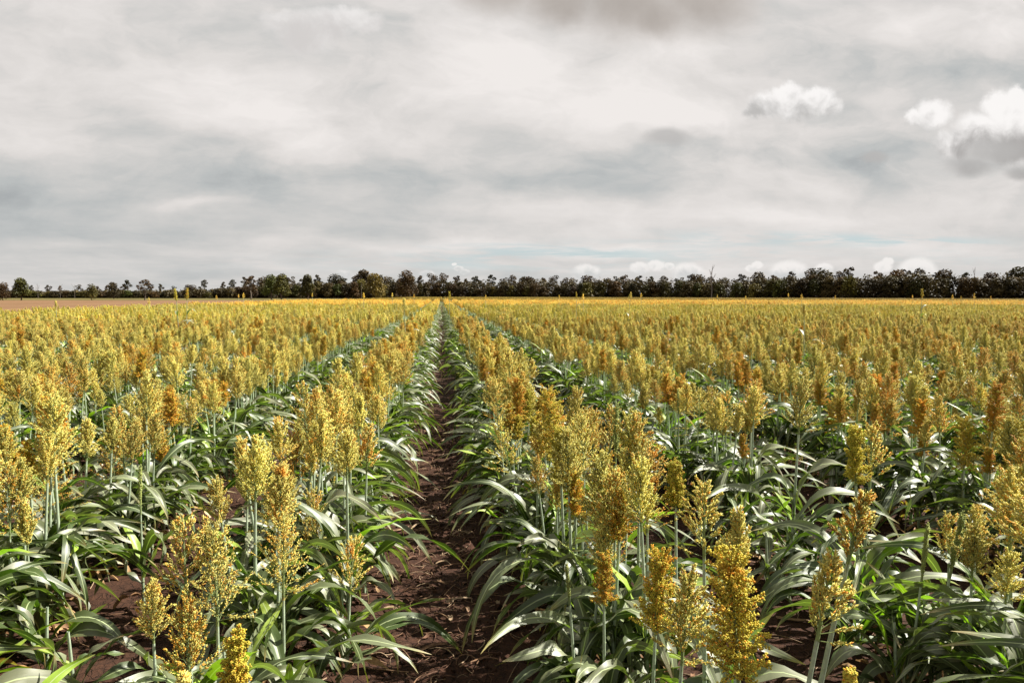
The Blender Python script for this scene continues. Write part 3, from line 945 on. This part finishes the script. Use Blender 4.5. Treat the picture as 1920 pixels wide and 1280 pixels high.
def low_leaves(r, mb, x, y, n, seg, width=1.0):
    path = [Vector((x, y, 0)), Vector((x + r.gauss(0, .03), y + r.gauss(0, .03), .76))]
    tube(mb, path, [.010, .006], STALKC, 3, STALKC2)
    az = r.choice([0, math.pi]) + r.gauss(0, .5)
    for i in range(n):
        f = (i + .5) / n
        leaf(mb, r, on_path(path, .07 + .31 * f), az + math.pi * (i % 2) + r.gauss(0, .4), r.uniform(.5, .72), r.uniform(.05, .075) * width,
             R(r.uniform(40, 72)), R(r.uniform(-85, -30)), seg, 2, .35, r.uniform(-1, 1), .004, None, r.uniform(-.6, .6))
    return path[-1]

def segment(seed, length, nrows, step, nleaf, seg, heads, wid=1.0, hs=1.0, green=0.0):
    r = random.Random(seed); g1 = MB(); g2 = MB()
    for q in range(nrows):
        y = 0.0; x0 = (q - (nrows - 1) / 2) * 2 * HALF
        while y < length:
            x = x0 + max(-.34, min(.34, r.gauss(0, .17)))
            top = low_leaves(r, g1, x, y, nleaf, seg, wid)
            s = r.gauss(1, .09)
            g2.append(r.choice(heads), Matrix.Translation(top + Vector((0, 0, r.gauss(0, .085) - .02))) @ Matrix.Rotation(r.uniform(0, 6.28), 4, 'Z') @ Matrix.Diagonal((s * hs, s * hs, s * hs ** .5, 1)))
            y += r.uniform(.6, 1.4) * step
    return model(g1, g2)
mid_ids = [segment(4000 + i, 1.5, 1, .076, 5, 6, low_heads) for i in range(10)]
far_ids = [segment(4100 + i, 3.0, 1, .090, 3, 3, far_heads, 1.3, 1.1) for i in range(8)]

# small tall heads dotted over the far crop
for i, (px, top_y) in enumerate([(278, 558), (405, 554), (447, 552), (456, 550), (585, 549), (681, 549), (735, 549), (776, 552), (910, 553), (1048, 553), (1093, 551), (1202, 550), (1345, 552), (1398, 555), (1478, 550), (1503, 552), (1566, 554), (1711, 553), (1786, 553), (1802, 555), (1827, 550), (1858, 555)]):
    Y = 38 + 30 * ((i * 7) % 5) / 4
    p = at_y(px, top_y, Y)
    root = empty('tall_sorghum_plant', (p.x, p.y, 0))
    mb = MB(); tube(mb, [(0, 0, 0), (.03, 0, p.z * .5), (.02, .02, p.z - .28)], [.012, .010, .007], STALKC2, 4)
    mb.build('stalk', M_STALK, root)
    part('head', far_heads_me[i % 4], root, Matrix.Translation((.02, .02, p.z - .32)))
    tag(root, 'small distant sorghum head poking up out of the far crop', 'sorghum plant', 'distant tall heads poking out of the far crop')
M_HEAD_FAR = make_head_mat('sorghum_grain_dull', (0.42, 0.42, 0.30))  # same grain colours, multiplied darker and duller for the far strip
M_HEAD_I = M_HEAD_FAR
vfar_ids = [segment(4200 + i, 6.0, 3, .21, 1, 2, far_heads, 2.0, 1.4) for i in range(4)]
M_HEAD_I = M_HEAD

def mass(name, pts, label_kind='stuff'):
    """pts: (x, y, z, rz, scale, model id)"""
    me = bpy.data.meshes.new(name)
    me.from_pydata([(p[0], p[1], p[2]) for p in pts], [], [])
    a = me.attributes.new('turn', 'FLOAT_VECTOR', 'POINT'); a.data.foreach_set('vector', [v for p in pts for v in (0, 0, p[3])])
    a = me.attributes.new('size', 'FLOAT_VECTOR', 'POINT'); a.data.foreach_set('vector', [v for p in pts for v in (max(.85, p[4]) if p[4] < 1 else p[4], max(.85, p[4]) if p[4] < 1 else p[4], p[4])])
    a = me.attributes.new('which', 'INT', 'POINT'); a.data.foreach_set('value', [p[5] for p in pts])
    o = bpy.data.objects.new(name, me); C.objects.link(o)
    ng = bpy.data.node_groups.new('scatter_' + name, 'GeometryNodeTree')
    ng.interface.new_socket('Geometry', in_out='INPUT', socket_type='NodeSocketGeometry')
    ng.interface.new_socket('Geometry', in_out='OUTPUT', socket_type='NodeSocketGeometry')
    N = ng.nodes
    gi = N.new('NodeGroupInput'); go = N.new('NodeGroupOutput')
    ip = N.new('GeometryNodeInstanceOnPoints'); ci = N.new('GeometryNodeCollectionInfo')
    ci.inputs['Collection'].default_value = models
    ci.inputs['Separate Children'].default_value = True; ci.inputs['Reset Children'].default_value = True
    def named(nm, ty):
        q = N.new('GeometryNodeInputNamedAttribute'); q.data_type = ty; q.inputs['Name'].default_value = nm
        return [s for s in q.outputs if s.enabled][0]
    L = ng.links
    L.new(gi.outputs[0], ip.inputs['Points']); L.new(ci.outputs[0], ip.inputs['Instance'])
    ip.inputs['Pick Instance'].default_value = True
    L.new(named('which', 'INT'), ip.inputs['Instance Index'])
    L.new(named('turn', 'FLOAT_VECTOR'), ip.inputs['Rotation'])
    L.new(named('size', 'FLOAT_VECTOR'), ip.inputs['Scale'])
    L.new(ip.outputs[0], go.inputs[0])
    md = o.modifiers.new('scatter', 'NODES'); md.node_group = ng
    return tag(o, kind='stuff')

pts = []
for c in rest:
    r = random.Random(int(c['r'] * 1e9))
    bare = c['headless'] or r.random() < .04
    pts.append((c['x'], c['y'], soil_z(c['x'], c['y']) - .01, math.pi * r.choice([0, 1]) + r.gauss(0, .3), max(.75, min(1.25, r.gauss(1, .10))), bare_id if bare else r.choice(near_ids)))
FAR_END = 128.0
k = -29
while k * HALF < 125:
    X = k * HALF
    r = random.Random(8000 + k)
    y = 24.0
    while y < FAR_END:
        if y < 62:
            if abs(X) < y * 1.05 + 6: pts.append((X + r.gauss(0, .03), y, 0, math.pi if False else 0.0, r.gauss(1, .035), r.choice(mid_ids)))
            y += 1.5
        else:
            if X < y * 1.05 + 6: pts.append((X + r.gauss(0, .03), y, 0, 0.0, r.gauss(1, .035), r.choice(far_ids)))
            y += 3.0
    k += 2

# ------------------------------------------------------------------ the tree line behind the field
LINE = [(-470, 360), (-330, 395), (-120, 440), (0, 450), (110, 395), (200, 300), (262, 240), (330, 200)]
def line_at(s):
    """point at arc length s"""
    for a, b in zip(LINE, LINE[1:]):
        d = math.dist(a, b)
        if s <= d:
            f = s / d
            return a[0] + (b[0] - a[0]) * f, a[1] + (b[1] - a[1]) * f
        s -= d
    return LINE[-1]
TOTAL = sum(math.dist(a, b) for a, b in zip(LINE, LINE[1:]))
def line_y(x):
    for a, b in zip(LINE, LINE[1:]):
        if a[0] <= x <= b[0]:
            return a[1] + (b[1] - a[1]) * (x - a[0]) / (b[0] - a[0])
    return LINE[-1][1]

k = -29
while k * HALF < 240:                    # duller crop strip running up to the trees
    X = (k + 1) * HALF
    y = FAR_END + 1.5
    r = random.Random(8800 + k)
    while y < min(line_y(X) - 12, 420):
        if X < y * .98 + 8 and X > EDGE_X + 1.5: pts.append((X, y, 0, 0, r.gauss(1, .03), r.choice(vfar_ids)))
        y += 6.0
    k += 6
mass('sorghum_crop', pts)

# ------------------------------------------------------------------ dry litter and clods in the furrows
r = random.Random(77)
lit = MB()
for i in range(4200):
    y = 1.6 + 9 * r.random() ** 1.5; k = r.choice([-4, -2, 0, 0, 0, 2, 2, 4])
    x = k * HALF + r.gauss(0, .38)
    a = r.uniform(0, 6.28); L = r.uniform(.04, .20) * (1.6 if r.random() < .12 else 1); wd = r.uniform(.002, .006) if r.random() < .9 else r.uniform(.007, .014)
    z = soil_z(x, y) + .006
    c = r.choice([(.26, .16, .09), (.20, .11, .06), (.34, .24, .15), (.12, .06, .035)])
    P = []
    bend = r.uniform(-1.6, 1.6); lift = r.uniform(0, .02)
    for s in range(6):
        t = s / 5
        P.append((x + L * (t - .5) * math.cos(a + bend * t), y + L * (t - .5) * math.sin(a + bend * t), z + wd * .4 + lift * math.sin(t * 3.1) ))
    if wd < .01:
        tube(lit, P, wd * .6, c, 3)
    else:
        V = []; ux, uy = -math.sin(a), math.cos(a)
        for s, p in enumerate(P):
            ww = wd * (1 - (s / 5 - .4) ** 2)
            V += [(p[0] - ux * ww, p[1] - uy * ww, p[2] + .006 * r.random()), (p[0], p[1], p[2] - .002), (p[0] + ux * ww, p[1] + uy * ww, p[2] + .009 * r.random())]
        lit.add(V, [[s * 3 + q, s * 3 + q + 1, s * 3 + q + 4, s * 3 + q + 3] for s in range(5) for q in (0, 1)], c)
tag(lit.build('dry_leaf_litter', M_DRY), kind='stuff')
cl = MB()
for i in range(2600):
    y = 1.6 + 8 * r.random() ** 1.4; x = r.choice([-2, 0, 0, 2]) * HALF + r.gauss(0, .34)
    s = r.uniform(.005, .018) * (1.7 if r.random() < .07 else 1)
    sv, sf = ICO
    V = sv * np.array([s * r.uniform(.7, 1.3), s * r.uniform(.7, 1.3), s * r.uniform(.5, .9)]) * (1 + .25 * np.random.default_rng(i).normal(size=(12, 1)))
    cl.add(V + np.array((x, y, soil_z(x, y) + s * .2)), sf, (.12, .065, .045))
tag(cl.build('soil_clods', M_SOIL, smooth=False), kind='stuff')

# ------------------------------------------------------------------ trees
def crown_quads(nr, lobes, n, size, col, colvar=.35, yel=0.0):
    """leaf clumps scattered in lobes (x, y, z, rx, rz)"""
    mb = MB()
    wts = np.array([l[3] ** 2 for l in lobes]); wts /= wts.sum()
    idx = nr.choice(len(lobes), n, p=wts)
    Lb = np.array(lobes)[idx]
    d = nr.normal(size=(n, 3)); d /= np.linalg.norm(d, axis=1, keepdims=True)
    rad = nr.uniform(.45, 1.08, n) ** .6
    P = Lb[:, :3] + d * rad[:, None] * np.stack([Lb[:, 3], Lb[:, 3], Lb[:, 4]], 1)
    nrm = d + nr.normal(size=(n, 3)) * .7; nrm /= np.linalg.norm(nrm, axis=1, keepdims=True)
    A = np.cross(nrm, nr.normal(size=(n, 3))); A /= np.linalg.norm(A, axis=1, keepdims=True)
    B = np.cross(nrm, A)
    s = nr.uniform(.5, 1.2, n)[:, None] * size
    V = np.stack([P - A * s, P + B * s * .6 - A * .1 * s, P + A * s, P - B * s * .6 + A * .2 * s], 1)
    lobe_tone = nr.uniform(1 - colvar, 1 + colvar, len(lobes))[idx][:, None]
    c = np.array(col)[None] * lobe_tone * nr.uniform(.75, 1.25, (n, 1))
    mb.add(V.reshape(-1, 3), np.arange(n * 4).reshape(-1, 4), np.repeat(c, 4, 0))
    return mb

def tree_shape(seed, h, spread, kind):
    r = random.Random(seed); spread *= r.uniform(.75, 1.25); nr = np.random.default_rng(seed)
    tk = MB(); lobes = []
    barkc = {'gum': (.10, .075, .055), 'bushy': (.09, .06, .045), 'dark': (.08, .055, .04)}[kind]
    fork = h * {'gum': .42, 'bushy': .2, 'dark': .28}[kind]
    tube(tk, [(0, 0, -.2), (r.gauss(0, .2), r.gauss(0, .2), fork * .5), (r.gauss(0, .3), r.gauss(0, .3), fork)], [h * .028, h * .022, h * .018], barkc, 6)
    nl = {'gum': 7, 'bushy': 11, 'dark': 10}[kind]
    for i in range(nl):
        a = i * 2.4 + r.uniform(-.4, .4); f = (i + .5) / nl
        if kind == 'gum': rr = spread * (.25 + .5 * r.random()) * (1 - .5 * f); z = h * (.52 + .40 * f); lr = spread * r.uniform(.22, .38)
        elif kind == 'bushy': rr = spread * (.55 * (1 - f * .9)); z = h * (.24 + .58 * f); lr = spread * r.uniform(.42, .56)
        else: rr = spread * (.60 * (1 - f * .75)) * r.uniform(.5, 1.1); z = h * (.16 + .70 * f); lr = spread * r.uniform(.34, .52)
        p = (rr * math.cos(a), rr * math.sin(a), z)
        lobes.append((*p, lr, lr * (.75 if kind != 'gum' else .6)))
        tube(tk, [(0, 0, fork * .9), (p[0] * .5, p[1] * .5, fork + (z - fork) * .55), p], [h * .012, h * .008, h * .003], barkc, 4)
    base = {'gum': (.036, .026, .013), 'bushy': (.060, .055, .013), 'dark': (.040, .029, .012)}[kind]
    n = {'gum': 620, 'bushy': 1900, 'dark': 1900}[kind]
    cq = crown_quads(nr, lobes, n, h * .040 if kind != 'gum' else h * .032, base)
    k = h / float(np.percentile(cq.merged()[:, 2], 99.0))      # crown top at exactly h
    S = Matrix.Diagonal((1, 1, k, 1)); a_, b_ = MB(), MB()
    a_.append(tk, S); b_.append(cq, S)
    return a_.mesh('trunk', M_BARK), b_.mesh('crown', M_TREE, smooth=False)

SH = {k: [tree_shape(200 + 17 * i + j * 91, 10.0, s, k) for i in range(n)] for j, (k, n, s) in enumerate((('gum', 12, 3.8), ('bushy', 8, 4.6), ('dark', 14, 5.2)))}
def tree(x, y, h, kind, label, group=None, sx=1.0, name=None, r=random):
    tr, cr = r.choice(SH[kind])
    root = empty(name or {'gum': 'gum_tree', 'bushy': 'leafy_tree', 'dark': 'dark_tree'}[kind], (x, y, 0), r.uniform(0, 6.28))
    s = h / 10.0
    root.scale = (s * sx, s * sx, s)
    part('trunk', tr, root); part('crown', cr, root)
    tag(root, label, 'tree', group)

# single trees standing clear of the wood: photo px, py of top, distance, kind, width factor, label
singles = [
    (38, 524, 245, 'bushy', 1.15, 'broad round dark tree standing forward at the far left'),
    (4, 532, 250, 'dark', 1.0, 'dark tree at the left edge of the picture'),
    (172, 535, 250, 'bushy', .95, 'small round dark green tree at the rear edge of the bare field'),
    (270, 526, 262, 'gum', 1.3, 'lone roundheaded tree with a bare trunk standing forward of the tree line'),
    (212, 531, 350, 'dark', 1.0, 'bushy dark tree between the small round tree and the lone roundheaded tree'),
    (470, 519, 330, 'gum', 1.2, 'leaning open crowned tree left of the round green trees'),
    (508, 518, 325, 'bushy', 1.0, 'left one of two rounded green trees at the end of the bare field'),
    (527, 517, 315, 'bushy', 1.05, 'right one of two rounded green trees at the end of the bare field'),
    (577, 518, 320, 'bushy', .95, 'pale olive willowy tree right of the pair of rounded green trees'),
    (702, 516, 330, 'bushy', 1.1, 'wide olive green tree in front of the wood left of the furrow'),
    (762, 511, 340, 'dark', .9, 'tall dark tree rising highest left of the furrow end'),
]
r = random.Random(5)
for px, py, Y, kd, sx, lb in singles:
    p = at_y(px, py, Y)
    tree(p.x, p.y, p.z * 1.04, kd, lb, None, sx, r=r)

def skyline(px):
    """height in photo pixels of the tree tops, read off the photograph"""
    pts_ = [(-80, 545), (0, 541), (60, 544), (150, 543), (240, 541), (330, 541), (420, 537), (470, 530), (560, 528), (640, 525), (700, 523), (760, 520), (850, 521), (900, 523), (960, 520), (1040, 523), (1100, 522), (1160, 518), (1240, 520), (1300, 519), (1390, 520), (1440, 515), (1500, 512), (1560, 510), (1620, 511), (1700, 510), (1770, 508), (1850, 511), (1920, 509), (2100, 508)]
    for a, b in zip(pts_, pts_[1:]):
        if a[0] <= px <= b[0]: return a[1] + (b[1] - a[1]) * (px - a[0]) / (b[0] - a[0])
    return 512
n_tree = 0
GRP = 'trees of the dark wood behind the field'
for rank, (back, step, kinds, dh) in enumerate([(0, 5.0, ('dark', 'dark', 'bushy'), 9), (9, 6.5, ('dark', 'dark', 'gum'), 7), (18, 7.5, ('gum', 'gum', 'gum', 'dark'), 0)]):
    s = 3.0 + rank * 2
    while s < TOTAL - 4:
        x, y = line_at(s)
        y += back + r.gauss(0, 2.5); x += r.gauss(0, 1)
        s += step * r.uniform(.7, 1.3)
        q = project(x, y, 10)
        if q is None or not (-60 < q[0] < 1980): continue
        top = at_y(q[0], skyline(q[0]) + dh - (6 if q[0] < 700 else 0) + abs(r.gauss(0, 4.5)) * (1 if rank < 2 else -.9), y)
        h = max(4.0, top.z) * (1 + .16 * mnoise.noise(Vector((s * .06, rank * 5, 0))) + .12 * mnoise.noise(Vector((s * .21, rank * 7, 3))))
        kd = r.choice(kinds)
        side = 'left of the furrow' if q[0] < 828 else ('right of the picture' if q[0] > 1400 else 'right of the furrow')
        lb = {'dark': 'dark crowded tree within the solid part of the wood', 'bushy': 'rounded lower tree along the front of the wood', 'gum': 'gum with ragged open crown poking out of the wood'}[kd]
        tree(x, y, h, kd, lb, GRP, max(1.15, 10.5 / h) if kd != 'gum' else .9, r=r)
        n_tree += 1
# low scrub along the foot of the wood
scrub = MB(); nr = np.random.default_rng(12)
lob = []
s = 0
while s < TOTAL:
    x, y = line_at(s)
    q = project(x, y, 8)
    hh = at_y(q[0], skyline(max(-70, min(2000, q[0]))), y).z if q else 9
    hh = max(3.0, hh * r.uniform(.70, .97))
    lz = hh * .5
    lob.append((x + r.gauss(0, 1), y + 6 + r.gauss(0, 4), hh - lz * .9, r.uniform(2.4, 4.2), lz))
    lob.append((x + r.gauss(0, 1), y + 6 + r.gauss(0, 4), 1.4, 3.0, 2.4))
    s += 1.6
scrub = crown_quads(nr, lob, 170000, .62, (.036, .026, .011), .4)
tag(scrub.build('undergrowth', M_TREE, smooth=False), kind='stuff')

# dead bare trees
def dead_tree(px, top, Y, label, seed, forks=5):
    p = at_y(px, top, Y); r = random.Random(seed); h = p.z
    root = empty('dead_tree', (p.x, p.y, 0))
    tk = MB(); tube(tk, [(0, 0, -.1), (.1, 0, h * .35), (.0, .1, h * .6), (.15, 0, h)], [h * .016, h * .012, h * .009, h * .003], (.10, .08, .065), 6)
    tk.build('trunk', M_DEAD, root)
    br = MB()
    for i in range(forks):
        z = h * (.42 + .45 * i / forks); a = r.uniform(0, 6.28); L = h * r.uniform(.18, .32)
        e = (L * .6 * math.cos(a), L * .6 * math.sin(a), z + L * .8)
        m_ = (e[0] * .5, e[1] * .5, z + L * .3)
        tube(br, [(0, 0, z), m_, e], [h * .007, h * .005, h * .002], (.10, .08, .065), 4)
        for j in range(2):
            a2 = a + r.uniform(-1, 1)
            tube(br, [m_, (m_[0] + L * .3 * math.cos(a2), m_[1] + L * .3 * math.sin(a2), m_[2] + L * .45)], [h * .004, h * .0015], (.10, .08, .065), 3)
    br.build('branch', M_DEAD, root)
    tag(root, label, 'dead tree')
dead_tree(1335, 499, 330, 'bare grey dead tree standing in front of the wood right of centre', 3, 8)
dead_tree(677, 528, 400, 'pale bare trunk left of the wide olive tree', 4, 5)
dead_tree(70, 531, 385, 'leftmost bare dead tree above the low distant wood', 5, 6)
dead_tree(112, 533, 385, 'bare dead tree between the broad left tree and the small round tree', 6, 7)
dead_tree(139, 533, 385, 'thin bare dead tree close left of the small round tree', 7, 5)
dead_tree(1828, 501, 300, 'thin bare snag above the wood near the right edge', 8, 4)

# ------------------------------------------------------------------ labels of the single plants
rows = {}
for p in PLANTS: rows.setdefault(int(round((p['x'] / HALF - 1) / 2)) * 2 + 1, []).append(p)
ROWN = {1: 'first', 3: 'second', 5: 'third', 7: 'fourth', 9: 'fifth', 11: 'sixth', 13: 'seventh', 15: 'eighth', 17: 'ninth'}
def ordinal(n):
    if n == 1: return 'nearest'
    sfx = 'th' if 10 <= n % 100 <= 20 else {1: 'st', 2: 'nd', 3: 'rd'}.get(n % 10, 'th')
    return '%d%s nearest' % (n, sfx)
for k, ps in rows.items():
    ps.sort(key=lambda p: p['y'])
    side = 'right' if k > 0 else 'left'
    for n_, p in enumerate(ps, 1):
        lab = '%s, %s plant in %s row %s of furrow' % (p['look'], ordinal(n_), ROWN.get(abs(k), 'outer'), side)
        if len(lab.split()) > 16: lab = lab.replace(' of furrow', '').replace('plant in', 'in')
        tag(p['o'], lab, 'sorghum plant', 'sorghum plants in the near rows')
print('PLANTS', len(PLANTS), 'TREES', n_tree, 'POINTS', len(pts), 'cand', len(cand), 'maxd', individual[-1]['d'])
